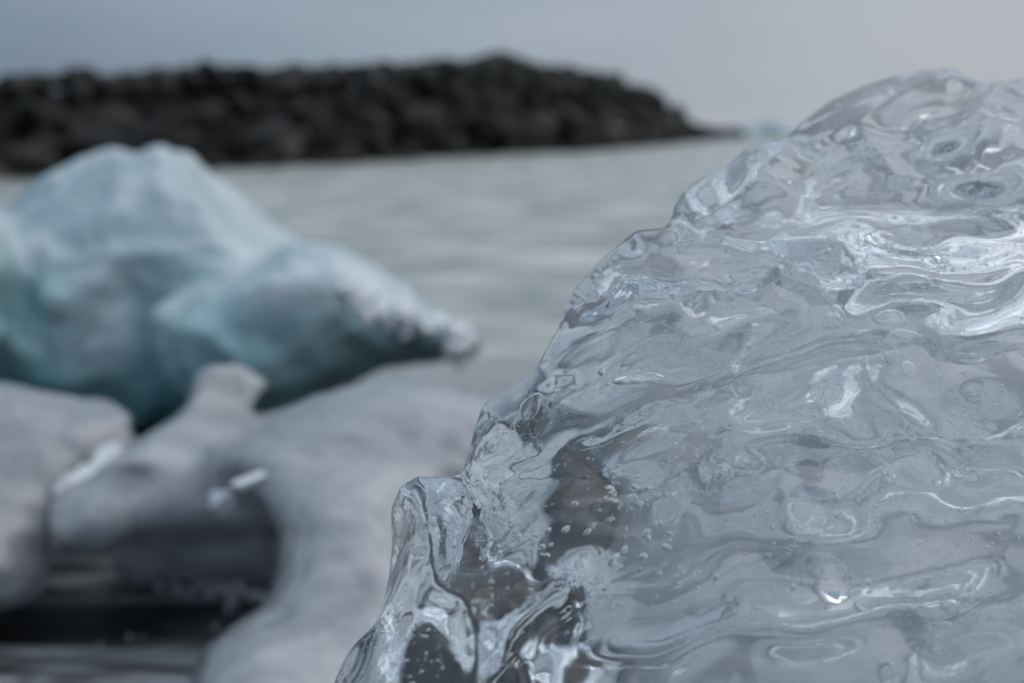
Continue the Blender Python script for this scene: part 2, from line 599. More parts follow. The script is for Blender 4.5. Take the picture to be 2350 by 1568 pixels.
M_CLEAR = clear_ice_material()
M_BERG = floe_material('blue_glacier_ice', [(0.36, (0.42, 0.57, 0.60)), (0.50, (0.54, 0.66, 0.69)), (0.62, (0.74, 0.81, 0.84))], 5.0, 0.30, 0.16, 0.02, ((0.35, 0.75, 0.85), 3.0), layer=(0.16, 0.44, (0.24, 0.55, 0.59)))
M_FLOE = floe_material('pale_floe_ice', [(0.36, (0.34, 0.37, 0.40)), (0.5, (0.51, 0.53, 0.55)), (0.64, (0.74, 0.735, 0.745))], 5.5, 0.18, 0.38, 0.012, ((0.7, 0.8, 0.88), 1.5))
M_FLOE2 = floe_material('mottled_floe_ice', [(0.38, (0.36, 0.42, 0.46)), (0.5, (0.52, 0.58, 0.61)), (0.62, (0.74, 0.77, 0.79))], 7.0, 0.18, 0.38, 0.014, ((0.7, 0.8, 0.88), 1.5))
M_FLOE3 = floe_material('dull_floe_ice', [(0.34, (0.34, 0.36, 0.39)), (0.5, (0.46, 0.47, 0.49)), (0.66, (0.62, 0.62, 0.64))], 4.5, 0.16, 0.40, 0.012, ((0.7, 0.8, 0.88), 1.0))
M_SAND = sand_material()
M_SEA = sea_material()
M_ROCKS = [rock_material('dark_basalt', (0.003, 0.003, 0.003), (0.009, 0.0085, 0.008)),
           rock_material('grey_basalt', (0.005, 0.005, 0.005), (0.045, 0.043, 0.040)),
           rock_material('mossy_basalt', (0.006, 0.0065, 0.005), (0.036, 0.040, 0.026))]

# ------------------------------------------------------------------ ground: beach and sea
SEA_Z = -1.2
def ground_z(x, y):
    z = np.where(y < 3.0, -0.50 - 0.034 * np.maximum(y - 0.5, 0), -0.585 - 0.135 * (y - 3.0))
    z = np.where(y < 0.5, -0.50 + 0.02 * (0.5 - y), z)
    return np.maximum(z, -3.0)

def beach():
    ys = np.concatenate([np.linspace(-6, 0.6, 20, endpoint=False), np.linspace(0.6, 5, 160, endpoint=False), np.linspace(5, 14, 40)])
    xs = np.concatenate([np.linspace(-40, -3, 20, endpoint=False), np.linspace(-3, 3, 160, endpoint=False), np.linspace(3, 40, 20)])
    X, Y = np.meshgrid(xs, ys)
    P = np.stack([X * 1.4, Y * 3.0, np.zeros_like(X)], -1)
    Z = ground_z(X, Y) + 0.012 * noise3(P) + 0.006 * noise3(P * 3.1)
    V = np.stack([X, Y, Z], -1).reshape(-1, 3)
    ny, nx = X.shape
    i = (np.arange(ny - 1)[:, None] * nx + np.arange(nx - 1)).ravel()
    return make_mesh('beach', V, np.stack([i, i + 1, i + nx + 1, i + nx], 1), M_SAND)
tag(link('beach', beach()), kind='structure')

def sea():
    ys = 6.2 * (4000 / 6.2) ** (np.linspace(0, 1, 520) ** 1.0)
    us = np.linspace(-1, 1, 220)
    Y, U = np.meshgrid(ys, us, indexing='ij')
    X = U * (Y * 0.75 + 6)
    far = np.clip((400 - Y) / 380, 0, 1)
    P = np.stack([X * 0.35 + 3, Y * 0.9, np.full(X.shape, 2.7)], -1)
    Z = SEA_Z + far * (0.10 * noise3(P) + 0.07 * noise3(P * 2.3) + 0.035 * noise3(P * 5.1) * np.clip((40 - Y) / 30, 0, 1) + 0.10 * noise3(P * 0.31))
    V = np.stack([X, Y, Z], -1).reshape(-1, 3)
    ny, nx = X.shape
    i = (np.arange(ny - 1)[:, None] * nx + np.arange(nx - 1)).ravel()
    return make_mesh('sea', V, np.stack([i, i + 1, i + nx + 1, i + nx], 1), M_SEA)
tag(link('sea', sea()), kind='structure')

# ------------------------------------------------------------------ breakwater of boulders
def boulder_mesh(k):
    import bmesh
    r = np.random.default_rng(100 + k)
    p = r.normal(size=(15, 3)); p /= np.linalg.norm(p, axis=1)[:, None]
    p *= r.uniform(0.82, 1.0, 15)[:, None]
    p *= np.array([0.66, 0.58, 0.42]) * r.uniform(0.85, 1.15, 3)
    bm = bmesh.new()
    for q in p:
        bm.verts.new(q)
    bmesh.ops.convex_hull(bm, input=bm.verts)
    for v in [v for v in bm.verts if not v.link_faces]:
        bm.verts.remove(v)
    me = bpy.data.meshes.new('boulder')
    bm.to_mesh(me); bm.free()
    me.materials.append(M_ROCKS[k % 3])
    return me

def breakwater():
    root = link('breakwater', None)
    tag(root, 'long dark breakwater of heaped basalt boulders running out into the grey sea', 'breakwater')
    base_px = [(-420, 424), (-200, 420), (0, 411), (500, 388), (1000, 362), (1300, 345), (1450, 334), (1600, 322), (1675, 316)]
    top_px = [(-420, 166), (0, 156), (480, 151), (800, 146), (880, 138), (1000, 136), (1100, 133), (1150, 112), (1200, 138), (1260, 156), (1300, 144), (1345, 176), (1395, 160), (1425, 196), (1470, 200), (1495, 236), (1535, 246), (1555, 284), (1600, 294), (1640, 298), (1675, 306)]
    bx = np.array([b[0] for b in base_px]); by = np.array([b[1] for b in base_px])
    tx = np.array([b[0] for b in top_px]); ty = np.array([b[1] for b in top_px])
    pxs = np.linspace(-420, 1675, 70)
    dist = 1.2 / ((np.interp(pxs, bx, by) - 300) * K)
    X = (pxs - PW / 2) * K * dist
    Yb = dist
    top = (300 - np.interp(pxs, tx, ty)) * K * (dist + 3)
    line = np.stack([X, Yb, top], 1)
    seg = np.r_[0, np.cumsum(np.linalg.norm(np.diff(line[:, :2], axis=0), axis=1))]
    # the rubble core under the boulders
    n = len(line)
    tang = np.gradient(line[:, :2], axis=0); tang /= np.linalg.norm(tang, axis=1)[:, None]
    nor = line[:, :2] / np.linalg.norm(line[:, :2], axis=1)[:, None]    # seaward side
    rows = []
    for off, fr in ((0.6, -0.6), (2.2, 0.55), (3.4, 0.86), (6.0, 0.86), (9.5, -0.6)):
        hgt = top - SEA_Z
        rows.append(np.c_[line[:, 0] + nor[:, 0] * off, line[:, 1] + nor[:, 1] * off, SEA_Z + hgt * fr - 0.3])
    Vc = np.stack(rows, 1).reshape(-1, 3)
    m = len(rows)
    Q = [(a * m + b, (a + 1) * m + b, (a + 1) * m + b + 1, a * m + b + 1) for a in range(n - 1) for b in range(m - 1)]
    link('core', make_mesh('core', Vc, Q, M_ROCKS[0], False), root)
    meshes = [boulder_mesh(k) for k in range(12)]
    rb = random.Random(3)
    spots = []
    s = 0.0
    while s < seg[-1]:
        x = np.interp(s, seg, line[:, 0]); y = np.interp(s, seg, line[:, 1]); t = np.interp(s, seg, top)
        nx_ = np.interp(s, seg, nor[:, 0]); ny_ = np.interp(s, seg, nor[:, 1])
        hgt = t - SEA_Z
        rows_n = max(2, int(hgt / 0.95))
        for r in range(rows_n + 1):
            f = (r + rb.uniform(-0.3, 0.3)) / rows_n
            f = min(max(f, 0.0), 0.9)
            off = 0.3 + 2.6 * f + rb.uniform(-0.3, 0.3)
            j = rb.uniform(-1.3, 1.3)
            z = SEA_Z + hgt * f - 0.35
            size = rb.choice((0.7, 1.0, 1.3, 1.6, 2.4)) * rb.uniform(0.85, 1.15) * (1.0 if y < 80 else 1.5)
            spots.append((x + nx_ * off + ny_ * j, y + ny_ * off - nx_ * j, z, min(size, 1.25 if y < 80 else 2.0) if f > 0.55 else size))
        for off in (2.7, 3.4, 4.4):
            spots.append((x + nx_ * off, y + ny_ * off, t - 0.50 + rb.uniform(-0.10, 0.10), rb.uniform(0.8, 1.3)))
        s += rb.uniform(0.8, 1.4)
    # nearest in view first: those become single boulders, the rest one heap
    def key(q):
        px = q[0] / (q[1] * K) + PW / 2
        return q[1] + (1000 if px < -60 else 0)
    spots.sort(key=key)
    rest_v, rest_f = [], []
    nv = 0
    for k, (x, y, z, sz) in enumerate(spots):
        me = meshes[rb.randrange(12)]
        e = (rb.uniform(-0.4, 0.4), rb.uniform(-0.4, 0.4), rb.uniform(0, 6.3))
        if k < 295:
            o = link('boulder', me, root, (x, y, z))
            o.rotation_euler = e
            o.scale = (sz, sz, sz * rb.uniform(0.75, 1.0))
        else:
            from mathutils import Euler
            Rm = np.array(Euler(e).to_matrix())
            v = np.array([w.co for w in me.vertices]) * sz
            rest_v.append(v @ Rm.T + np.array((x, y, z)))
            rest_f.extend([[i + nv for i in p.vertices] for p in me.polygons])
            nv += len(v)
    o = link('far_boulders', make_mesh('far_boulders', np.concatenate(rest_v), rest_f, None, False), root)
    for mt in M_ROCKS:
        o.data.materials.append(mt)
    mi = np.array([(f[0] // 15) % 3 for f in rest_f], dtype=np.int32)
    o.data.polygons.foreach_set('material_index', mi)
    tag(o, kind='stuff')
breakwater()

# one pale stone near the end of the breakwater
pale = rock_material('pale_stone', (0.10, 0.10, 0.10), (0.26, 0.26, 0.26))
pm = boulder_mesh(40); pm.materials[0] = pale
pb = link('boulder', pm, bpy.data.objects['breakwater'], tuple(at(1392, 302, 94.0)))
pb.scale = (1.9, 1.6, 1.7); pb['label'] = 'pale grey boulder among the dark ones'

def far_iceberg():
    import bmesh
    bm = bmesh.new()
    bmesh.ops.create_icosphere(bm, subdivisions=4, radius=1.0)
    v = np.array([q.co for q in bm.verts])
    r = 1 + 0.5 * noise3(v * 1.6 + 4) + 0.25 * noise3(v * 4.0 + 2)
    for q, c in zip(bm.verts, v * r[:, None] * np.array((8.0, 5.0, 3.6))):
        q.co = c
    me = bpy.data.meshes.new('distant_iceberg')
    bm.to_mesh(me); bm.free()
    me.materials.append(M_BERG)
    p = at(1765, 311, 320.0)
    tag(link('distant_iceberg', me, None, (p[0], p[1], SEA_Z)), 'faint blue iceberg far out on the horizon beyond the breakwater tip', 'iceberg')
far_iceberg()

# ------------------------------------------------------------------ ice floes on the beach
def place(name, V, Q, mat, label, cat, parts=None):
    c = V.mean(0); c[2] = V[:, 2].min()
    me = make_mesh(name, V - c, Q, mat)
    o = link(name, me, None, c)
    tag(o, label, cat)
    return o

def bounds(lobes_pts, dmin, dmax, pad):
    P = np.array([at(x, y, d) for x, y in lobes_pts for d in (dmin, dmax)])
    return P.min(0) - pad, P.max(0) + pad

def floe(name, lobes, polys, dr, h, k, det, mat, label, floor, cat='ice'):
    pts = [p for q in polys for p in q]
    lo, hi = bounds(pts, dr[0], dr[1], 0.02)
    lo[2] = max(lo[2], floor - 0.02)
    def detail(P):
        f = 0
        for a, sc_, off in det:
            n = noise3(P / sc_ + off)
            f = f + a * (np.sqrt(n * n + 0.004) - 0.17)
        return f
    V, Q = ice_body(lobes, detail, lo, hi, h, k, 1, floor)
    return place(name, V, Q, mat, label, cat)

# the blue iceberg at the waterline
b1 = [(-420, 600), (-120, 560), (0, 500), (60, 440), (110, 398), (200, 368), (260, 343), (310, 349), (370, 322), (402, 343), (440, 347), (490, 396), (560, 462), (620, 512), (720, 585), (800, 650), (830, 800), (820, 900), (700, 1010), (330, 1060), (0, 1010), (-420, 1000)]
b2 = [(355, 725), (450, 664), (560, 612), (660, 570), (770, 575), (880, 628), (960, 676), (1030, 718), (1080, 745), (1118, 790), (1075, 838), (970, 842), (880, 856), (760, 896), (620, 940), (450, 960), (380, 860)]
b3 = [(-420, 640), (-80, 480), (30, 500), (60, 600), (40, 800), (0, 900), (-420, 900)]
lob = [Lobe(b1, lambda px, py: 2.95 + 0.0002 * 90 * np.logaddexp(0, (py - 760) / 90), 0.34, 0.5, 0.20),
       Lobe(b2, lambda px, py: 2.56 + 0.0004 * 40 * np.logaddexp(0, (py - 800) / 40), 0.20, 0.35, 0.10),
       Lobe(b3, lambda px, py: 2.75 + 0 * px, 0.25, 0.4, 0.16)]
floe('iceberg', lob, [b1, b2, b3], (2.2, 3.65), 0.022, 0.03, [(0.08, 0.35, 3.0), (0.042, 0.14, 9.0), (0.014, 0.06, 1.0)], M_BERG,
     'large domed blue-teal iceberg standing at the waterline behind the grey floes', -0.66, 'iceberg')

# pale floe at the left edge
f2 = [(-350, 900), (-60, 880), (40, 888), (150, 912), (260, 928), (305, 955), (300, 990), (318, 1015), (290, 1055), (200, 1110), (140, 1170), (100, 1260), (110, 1340), (60, 1385), (-40, 1400), (-350, 1420)]
floe('ice_floe', [Lobe(f2, lambda px, py: 1.78 - np.clip(py - 950, -80, 500) * 0.0006, 0.13, 0.25, 0.07)], [f2], (1.25, 2.15), 0.012, 0.03,
     [(0.03, 0.14, 4.0), (0.014, 0.05, 2.0)], M_FLOE3, 'pale grey ice floe with a bright white rim cut by the left picture edge', -0.56, 'ice floe')

# the arched floe: a body with an upright fin, a broad pale slope and a mottled foot, hollow beneath
f3a = [(108, 1195), (120, 1150), (150, 1122), (215, 1088), (312, 1032), (393, 980), (450, 950), (540, 985), (620, 1010), (660, 1110), (660, 1180), (560, 1215), (473, 1206), (331, 1222), (284, 1246), (230, 1262), (150, 1262), (115, 1240)]
f3b = [(270, 1070), (340, 1016), (400, 975), (438, 930), (444, 864), (476, 846), (545, 838), (614, 882), (566, 938), (528, 984), (506, 1010), (470, 1080)]
f4 = [(486, 1032), (540, 996), (640, 948), (720, 912), (820, 885), (900, 862), (980, 866), (1060, 888), (1180, 900), (1280, 930), (1320, 990), (1280, 1060), (1160, 1120), (1000, 1190), (900, 1220), (700, 1190), (620, 1160), (540, 1120), (492, 1070)]
f5 = [(628, 1140), (670, 1095), (760, 1075), (880, 1080), (960, 1100), (1000, 1180), (980, 1400), (960, 1800), (425, 1800), (434, 1560), (470, 1490), (540, 1425), (605, 1375), (632, 1310), (645, 1230)]
f3u = [(300, 1200), (480, 1180), (655, 1150), (655, 1270), (630, 1345), (520, 1330), (400, 1335), (310, 1350), (250, 1290)]
floe('arched_ice_floe', [
    Lobe(f3a, lambda px, py: 1.60 - np.clip(py - 1000, -80, 300) * 0.0005, 0.085, 0.16, 0.05),
    Lobe(f3b, lambda px, py: 1.64 + (px - 500) * 0.0003 + (900 - py) * 0.0006, 0.022, 0.06, 0.008),
    Lobe(f3u, lambda px, py: 1.68 + 0 * px, 0.06, 0.10, 0.03),
    Lobe(f4, lambda px, py: 1.58 - np.clip(py - 900, -60, 600) * 0.0006, 0.14, 0.34, 0.06),
    Lobe(f5, lambda px, py: 1.36 - np.clip(py - 1100, -60, 600) * 0.00045, 0.10, 0.16, 0.055)],
    [f3a, f3b, f4, f5, f3u], (0.9, 2.2), 0.012, 0.035, [(0.016, 0.14, 4.0), (0.009, 0.045, 2.0)], M_FLOE,
    'grey ice floe with an upright fin, dark hollow below and broad pale slope', -0.56, 'ice floe')

# floe added out of view behind the clear block to brighten it
f6 = [(1430, 1010), (1520, 950), (1700, 930), (1900, 950), (2150, 1000), (2420, 1060), (2480, 1250), (2300, 1420), (1900, 1440), (1600, 1400), (1460, 1250)]
floe('added_pale_floe', [Lobe(f6, lambda px, py: 1.45 - np.clip(py - 950, -60, 500) * 0.0006, 0.12, 0.25, 0.06)], [f6], (1.0, 1.9), 0.014, 0.03,
     [(0.02, 0.16, 8.0), (0.010, 0.05, 3.0)], M_FLOE, 'added pale ice floe behind the clear block, brightening the ice from out of view', -0.56, 'ice floe')

# low slab added unseen under the clear block to keep its ice pale
def added_slab():
    n = 56
    xs = np.linspace(-1, 1, n)
    U, W = np.meshgrid(xs, xs)
    r = np.maximum(np.abs(U), np.abs(W)); 
    rr = np.sqrt(U * U + W * W) + 1e-6
    sq = np.where(rr > 0, r / rr, 1)
    a, b = U * (0.45 + 0.55 * sq), W * (0.45 + 0.55 * sq)
    P = np.stack([a * 2, b * 2, np.zeros_like(a)], -1)
    edge = np.clip((1 - r) * 7, 0, 1)
    X, Y = 0.47 + a * 0.36, 0.74 + b * 0.46
    X = X + 0.03 * noise3(P * 1.7 + 5); Y = Y + 0.03 * noise3(P * 1.7 + 9)
    top = -0.395 + 0.02 * noise3(P * 2.5) - 0.05 * (1 - np.sqrt(1 - (1 - edge) ** 2))
    bot = np.full_like(top, -0.53)
    V = np.concatenate([np.stack([X, Y, top], -1).reshape(-1, 3), np.stack([X, Y, bot], -1).reshape(-1, 3)])
    i = (np.arange(n - 1)[:, None] * n + np.arange(n - 1)).ravel()
    q = np.stack([i, i + 1, i + n + 1, i + n], 1)
    rim = list(range(n)) + [k * n + n - 1 for k in range(1, n)] + [(n - 1) * n + k for k in range(n - 2, -1, -1)] + [k * n for k in range(n - 2, 0, -1)]
    side = [(rim[(k + 1) % len(rim)], rim[k], rim[k] + n * n, rim[(k + 1) % len(rim)] + n * n) for k in range(len(rim))]
    return V, np.concatenate([q, q[:, ::-1] + n * n, np.array(side)])
Vb, Qb = added_slab()
place('added_ice_slab', Vb, Qb, M_FLOE, 'added low pale ice slab under the clear block, brightening the ice above it', 'ice slab')

# ------------------------------------------------------------------ the clear ice block in focus
T0 = time.time()
LA = [(772, 1568), (812, 1440), (850, 1330), (880, 1240), (905, 1160), (925, 1118), (962, 1100), (1030, 1102), (1075, 1100), (1200, 1030), (1330, 965), (1480, 892), (1700, 800), (1880, 712), (2060, 716), (2350, 730), (2700, 700), (2700, 3400), (500, 3400), (560, 2600), (690, 1900)]
LC = [(1000, 1500), (1040, 1150), (1075, 1060), (1092, 985), (1112, 930), (1160, 905), (1232, 842), (1275, 760), (1322, 672), (1390, 600), (1462, 535), (1545, 528), (1680, 505), (1850, 480), (2000, 440), (2350, 420), (2700, 400), (2700, 1900), (1300, 1900)]
LD = [(1480, 900), (1545, 530), (1550, 480), (1575, 440), (1640, 385), (1705, 342), (1760, 334), (1850, 325), (1960, 300), (2060, 310), (2180, 268), (2295, 208), (2350, 225), (2600, 260), (2700, 280), (2700, 1300), (1700, 1300)]
LE = [(1700, 700), (1790, 350), (1812, 312), (1850, 275), (1905, 238), (1980, 205), (2060, 178), (2140, 164), (2185, 160), (2225, 186), (2262, 205), (2350, 184), (2500, 200), (2700, 240), (2700, 900), (1800, 900)]
def midA(px, py):
    return 0.552 + (px - 1000) * 1.4e-5 - np.clip(py - 1100, -500, 2600) * 8.0e-5 * np.where(py > 1100, 1, 1.0)
def midC(px, py):
    return 0.612 + (px - 1300) * 2.0e-5 - np.clip(py - 700, -400, 1400) * 8e-5
def midD(px, py):
    return 0.668 + (px - 1800) * 2.0e-5 - np.clip(py - 430, -300, 800) * 1.0e-4
def midE(px, py):
    return 0.725 + (px - 2100) * 2.0e-5 - np.clip(py - 250, -200, 800) * 1.0e-4
blk = [Lobe(LA, midA, 0.085, 0.10, 0.050, 1), Lobe(LC, midC, 0.085, 0.10, 0.050, 1), Lobe(LD, midD, 0.075, 0.10, 0.042, 1), Lobe(LE, midE, 0.06, 0.12, 0.036, 1)]

ca, sa = math.cos(R(30)), math.sin(R(30))
def flow(P):
    """coordinates drawn out along the melt ridges, which climb to the right"""
    t = 0.71 * (P[..., 2] + P[..., 1])            # up the leaning face
    u = P[..., 0] * ca + t * sa
    w = -P[..., 0] * sa + t * ca
    return np.stack([u, 0.71 * (P[..., 1] - P[..., 2]), w], -1)
pits = [(1822, 600, 0.553, 0.0125), (1690, 566, 0.560, 0.007), (2230, 470, 0.63, 0.014), (2200, 760, 0.535, 0.012), (1300, 1390, 0.455, 0.016), (1080, 1290, 0.475, 0.013), (1980, 1060, 0.47, 0.016)]
pits = [(at(x, y, d), r) for x, y, d, r in pits]
# melt relief on the near face: crests and hollows (outline, half width, height in metres)
crests = [([(1150, 1090), (1250, 1062), (1420, 955), (1600, 882), (1850, 832), (2050, 800), (2200, 800)], 26, 0.0045),
          ([(1985, 870), (2050, 930), (2110, 1020), (2200, 1080), (2360, 1110), (2500, 1120)], 30, 0.0070),
          ([(1780, 1170), (1880, 1150), (1960, 1125), (2060, 1055)], 26, 0.0050),
          ([(1560, 1050), (1590, 1130), (1650, 1185), (1750, 1165), (1800, 1090)], 24, 0.0045),
          ([(1130, 1000), (1330, 905), (1450, 815), (1600, 765), (1850, 735)], 24, 0.0035),
          ([(1330, 690), (1430, 640), (1560, 640), (1680, 660), (1760, 620), (1830, 545), (1930, 555), (1990, 620)], 26, 0.0050),
          ([(1480, 560), (1640, 545), (1800, 525), (2000, 520), (2150, 560), (2360, 540)], 26, 0.0040),
          ([(950, 1110), (985, 1190), (1000, 1280), (1010, 1350), (1055, 1400), (1080, 1500), (1070, 1620)], 24, 0.0065),
          ([(1010, 1440), (1130, 1425), (1230, 1370), (1300, 1290), (1420, 1240)], 26, 0.0050),
          ([(1250, 1500), (1400, 1430), (1600, 1390), (1800, 1330), (2050, 1330), (2350, 1290)], 34, 0.0045),
          ([(1930, 690), (2000, 640), (2090, 625), (2180, 650), (2280, 640), (2400, 610)], 24, 0.0045),
          ([(1800, 335), (1740, 400), (1660, 470), (1590, 530)], 22, 0.0050),
          ([(2080, 330), (2150, 300), (2250, 245), (2310, 220)], 20, 0.0050),
          ([(1950, 300), (2010, 330), (2050, 400), (2130, 420), (2260, 400), (2400, 360)], 24, 0.0045),
          ([(1640, 440), (1780, 440), (1900, 420), (1990, 360)], 22, 0.0040)]
hollows = [(1460, 720, 150, 55, -25, 0.008), (1650, 850, 120, 40, -22, 0.005), (1700, 1000, 170, 80, -15, 0.008), (1690, 1110, 75, 60, 0, 0.008),
           (1950, 990, 110, 80, 30, 0.009), (2080, 970, 40, 110, -35, 0.009), (2250, 980, 110, 90, 0, 0.008), (1110, 1240, 90, 90, 0, 0.010),
           (1420, 1130, 110, 70, -20, 0.006), (1330, 1370, 80, 90, 0, 0.009), (1500, 1500, 140, 60, -10, 0.006), (1880, 1260, 130, 60, -5, 0.006),
           (1800, 1460, 200, 60, 0, 0.006), (2180, 1420, 130, 90, 0, 0.008), (900, 1330, 50, 160, 18, 0.006), (1180, 1510, 70, 90, 0, 0.007),
           (2100, 690, 90, 35, 0, 0.005), (2250, 470, 90, 45, -15, 0.007), (1900, 380, 80, 40, -20, 0.006), (1690, 400, 60, 40, -40, 0.005),
           (2150, 370, 90, 30, -30, 0.007), (1250, 930, 70, 50, -40, 0.005), (1560, 580, 110, 35, -12, 0.004), (1900, 640, 70, 70, 0, 0.006)]
RX0, RY0, RST = 500.0, 0.0, 5.0
_gx, _gy = np.meshgrid(RX0 + np.arange(440) * RST, RY0 + np.arange(400) * RST)
_rel = np.zeros(_gx.shape)
_wx = _gx + 60 * noise3(np.stack([_gx / 160, _gy / 160, 0 * _gx + 3.3], -1))
_wy = _gy + 60 * noise3(np.stack([_gx / 160, _gy / 160, 0 * _gx + 8.3], -1))
for pl, w, hgt in crests:
    d2 = np.full(_gx.shape, 1e12); tt = np.zeros(_gx.shape)
    for k in range(len(pl) - 1):
        (ax, ay), (bx_, by_) = pl[k], pl[k + 1]
        ex, ey = bx_ - ax, by_ - ay
        t = np.clip(((_wx - ax) * ex + (_wy - ay) * ey) / (ex * ex + ey * ey), 0, 1)
        q = (_wx - ax - t * ex) ** 2 + (_wy - ay - t * ey) ** 2
        m = q < d2
        tt = np.where(m, (k + t) / (len(pl) - 1), tt)
        d2 = np.minimum(d2, q)
    fade = np.clip(np.minimum(tt, 1 - tt) * 5, 0.15, 1)
    dd = np.sqrt(d2)
    _rel += hgt * fade * (0.6 * np.exp(-(dd / (0.8 * w)) ** 1.2) + 0.4 * np.exp(-(dd / (2.6 * w)) ** 2))
for cx, cy_, rx, ry, ang, dep in hollows:
    c, s_ = math.cos(R(ang)), math.sin(R(ang))
    u = ((_wx - cx) * c + (_wy - cy_) * s_) / rx
    v = (-(_wx - cx) * s_ + (_wy - cy_) * c) / ry
    _rel -= dep * np.exp(-(u * u + v * v) ** 1.2)
for _ in range(2):
    q = np.pad(_rel, 1, mode='edge')
    _rel = (q[:-2, 1:-1] + q[2:, 1:-1] + q[1:-1, :-2] + q[1:-1, 2:] + 4 * q[1:-1, 1:-1]) / 8
def relief(px, py):
    fx = np.clip((px - RX0) / RST, 0, _rel.shape[1] - 1.001); fy = np.clip((py - RY0) / RST, 0, _rel.shape[0] - 1.001)
    ix, iy = fx.astype(np.int32), fy.astype(np.int32)
    tx, ty = fx - ix, fy - iy
    tx = tx * tx * (3 - 2 * tx); ty = ty * ty * (3 - 2 * ty)
    g = _rel
    return (g[iy, ix] * (1 - tx) + g[iy, ix + 1] * tx) * (1 - ty) + (g[iy + 1, ix] * (1 - tx) + g[iy + 1, ix + 1] * tx) * ty
def block_detail(P):
    q = flow(P)
    wv = np.stack([noise3(q / 0.11 + 11.0), noise3(q / 0.11 + 31.0), noise3(q / 0.11 + 51.0)], -1) * 0.035
    q = q + wv
    n1 = noise3(q / np.array([0.200, 0.080, 0.058]) + 2.0)
    n2 = noise3(q / np.array([0.036, 0.026, 0.020]) + 7.0)
    n3 = noise3(q / np.array([0.026, 0.012, 0.0080]) + 17.0)
    px, py, d = to_pix(P)
    m = np.interp(py, [160, 320, 520, 730, 1100, 1568, 3000], [0.735, 0.69, 0.64, 0.605, 0.55, 0.515, 0.42]) + (px - 1500) * 1.8e-5
    back = np.clip((d - m) / 0.04, 0, 1)          # the far side is pitted, the near face is smoothed by melt
    f = (0.016 - 0.003 * back) * (np.sqrt(n1 * n1 + 0.0007) - 0.12) + (0.0011 + 0.0022 * back) * (np.sqrt(n2 * n2 + 0.002) - 0.12) + (0.00015 + 0.0004 * back) * n3
    f = f - 1.15 * relief(px, py) * (1 - back)
    for c, r in pits:
        d = np.linalg.norm(P - c, axis=-1)
        f = f + 0.6 * r * np.exp(-(d / r) ** 2 * 1.2)
    return f
lo, hi = (-0.14, 0.26, -0.42), (0.40, 0.98, 0.09)
V, Q = ice_body(blk, block_detail, lo, hi, 0.0036, 0.005, 1, -0.40, rel=2)
def offset_body(depth):
    def det(P):
        n = noise3(flow(P) / np.array([0.07, 0.05, 0.035]) + 40.0)
        px, py, d = to_pix(P)
        return depth + 0.030 * n + np.clip((1460 - px) * 4e-4, 0, 0.3)
    return ice_body(blk, det, lo, hi, 0.009, 0.012, 1, -0.385)
VC, QC = offset_body(0.022)
block = place('clear_ice_block', V, Q, M_CLEAR, 'large clear glassy ice block with melt-sculpted ridges filling the right foreground', 'ice block')
print('block', len(V), len(Q), time.time() - T0)

# ------------------------------------------------------------------ inclusions frozen into the block
def core_material():
    m, n, l, out = new_mat('cloudy_ice')
    vs = nd(n, 'ShaderNodeVolumeScatter', Color=(0.92, 0.97, 1.0, 1), Density=6.0, Anisotropy=0.4)
    l.new(vs.outputs[0], out.inputs['Volume'])
    return m
core = link('cloudy_core', make_mesh('cloudy_core', VC - np.array(block.location), QC, core_material()), block)
tag(core, 'cloudy white heart of the ice seen through its clear skin')

def air_material():
    m, n, l, out = new_mat('trapped_air')
    gl = nd(n, 'ShaderNodeBsdfGlass', IOR=1.0 / 1.31, Roughness=0.0, Color=(1, 1, 1, 1))
    l.new(gl.outputs[0], out.inputs['Surface'])
    return m

def veil_material():
    m, n, l, out = new_mat('cloudy_veil')
    tc = nd(n, 'ShaderNodeTexCoord')
    mp = nd(n, 'ShaderNodeMapping')
    mp.inputs['Scale'].default_value = (45.0, 90.0, 170.0)
    mp.inputs['Rotation'].default_value = (0.0, -0.4, 0.0)
    l.new(tc.outputs['Object'], mp.inputs['Vector'])
    nz = nd(n, 'ShaderNodeTexNoise', Scale=1.0, Detail=8.0, Roughness=0.68, Distortion=1.0)
    l.new(mp.outputs['Vector'], nz.inputs['Vector'])
    at_ = nd(n, 'ShaderNodeAttribute', attribute_name='veil')
    cr = ramp(n, [(0.48, (0,) * 3), (0.55, (0.30,) * 3), (0.66, (0.95,) * 3)])
    l.new(nz.outputs['Fac'], cr.inputs['Fac'])
    mu = nd(n, 'ShaderNodeMath', operation='MULTIPLY')
    l.new(cr.outputs['Color'], mu.inputs[0]); l.new(at_.outputs['Fac'], mu.inputs[1])
    tp = nd(n, 'ShaderNodeBsdfTransparent')
    df = nd(n, 'ShaderNodeBsdfDiffuse', Color=(0.93, 0.96, 0.98, 1))
    tr = nd(n, 'ShaderNodeBsdfTranslucent', Color=(0.93, 0.96, 0.98, 1))
    mk = nd(n, 'ShaderNodeMixShader', Fac=0.5)
    l.new(df.outputs[0], mk.inputs[1]); l.new(tr.outputs[0], mk.inputs[2])
    mx = nd(n, 'ShaderNodeMixShader')
    l.new(mu.outputs[0], mx.inputs['Fac'])
    l.new(tp.outputs[0], mx.inputs[1]); l.new(mk.outputs[0], mx.inputs[2])
    l.new(mx.outputs[0], out.inputs['Surface'])
    return m

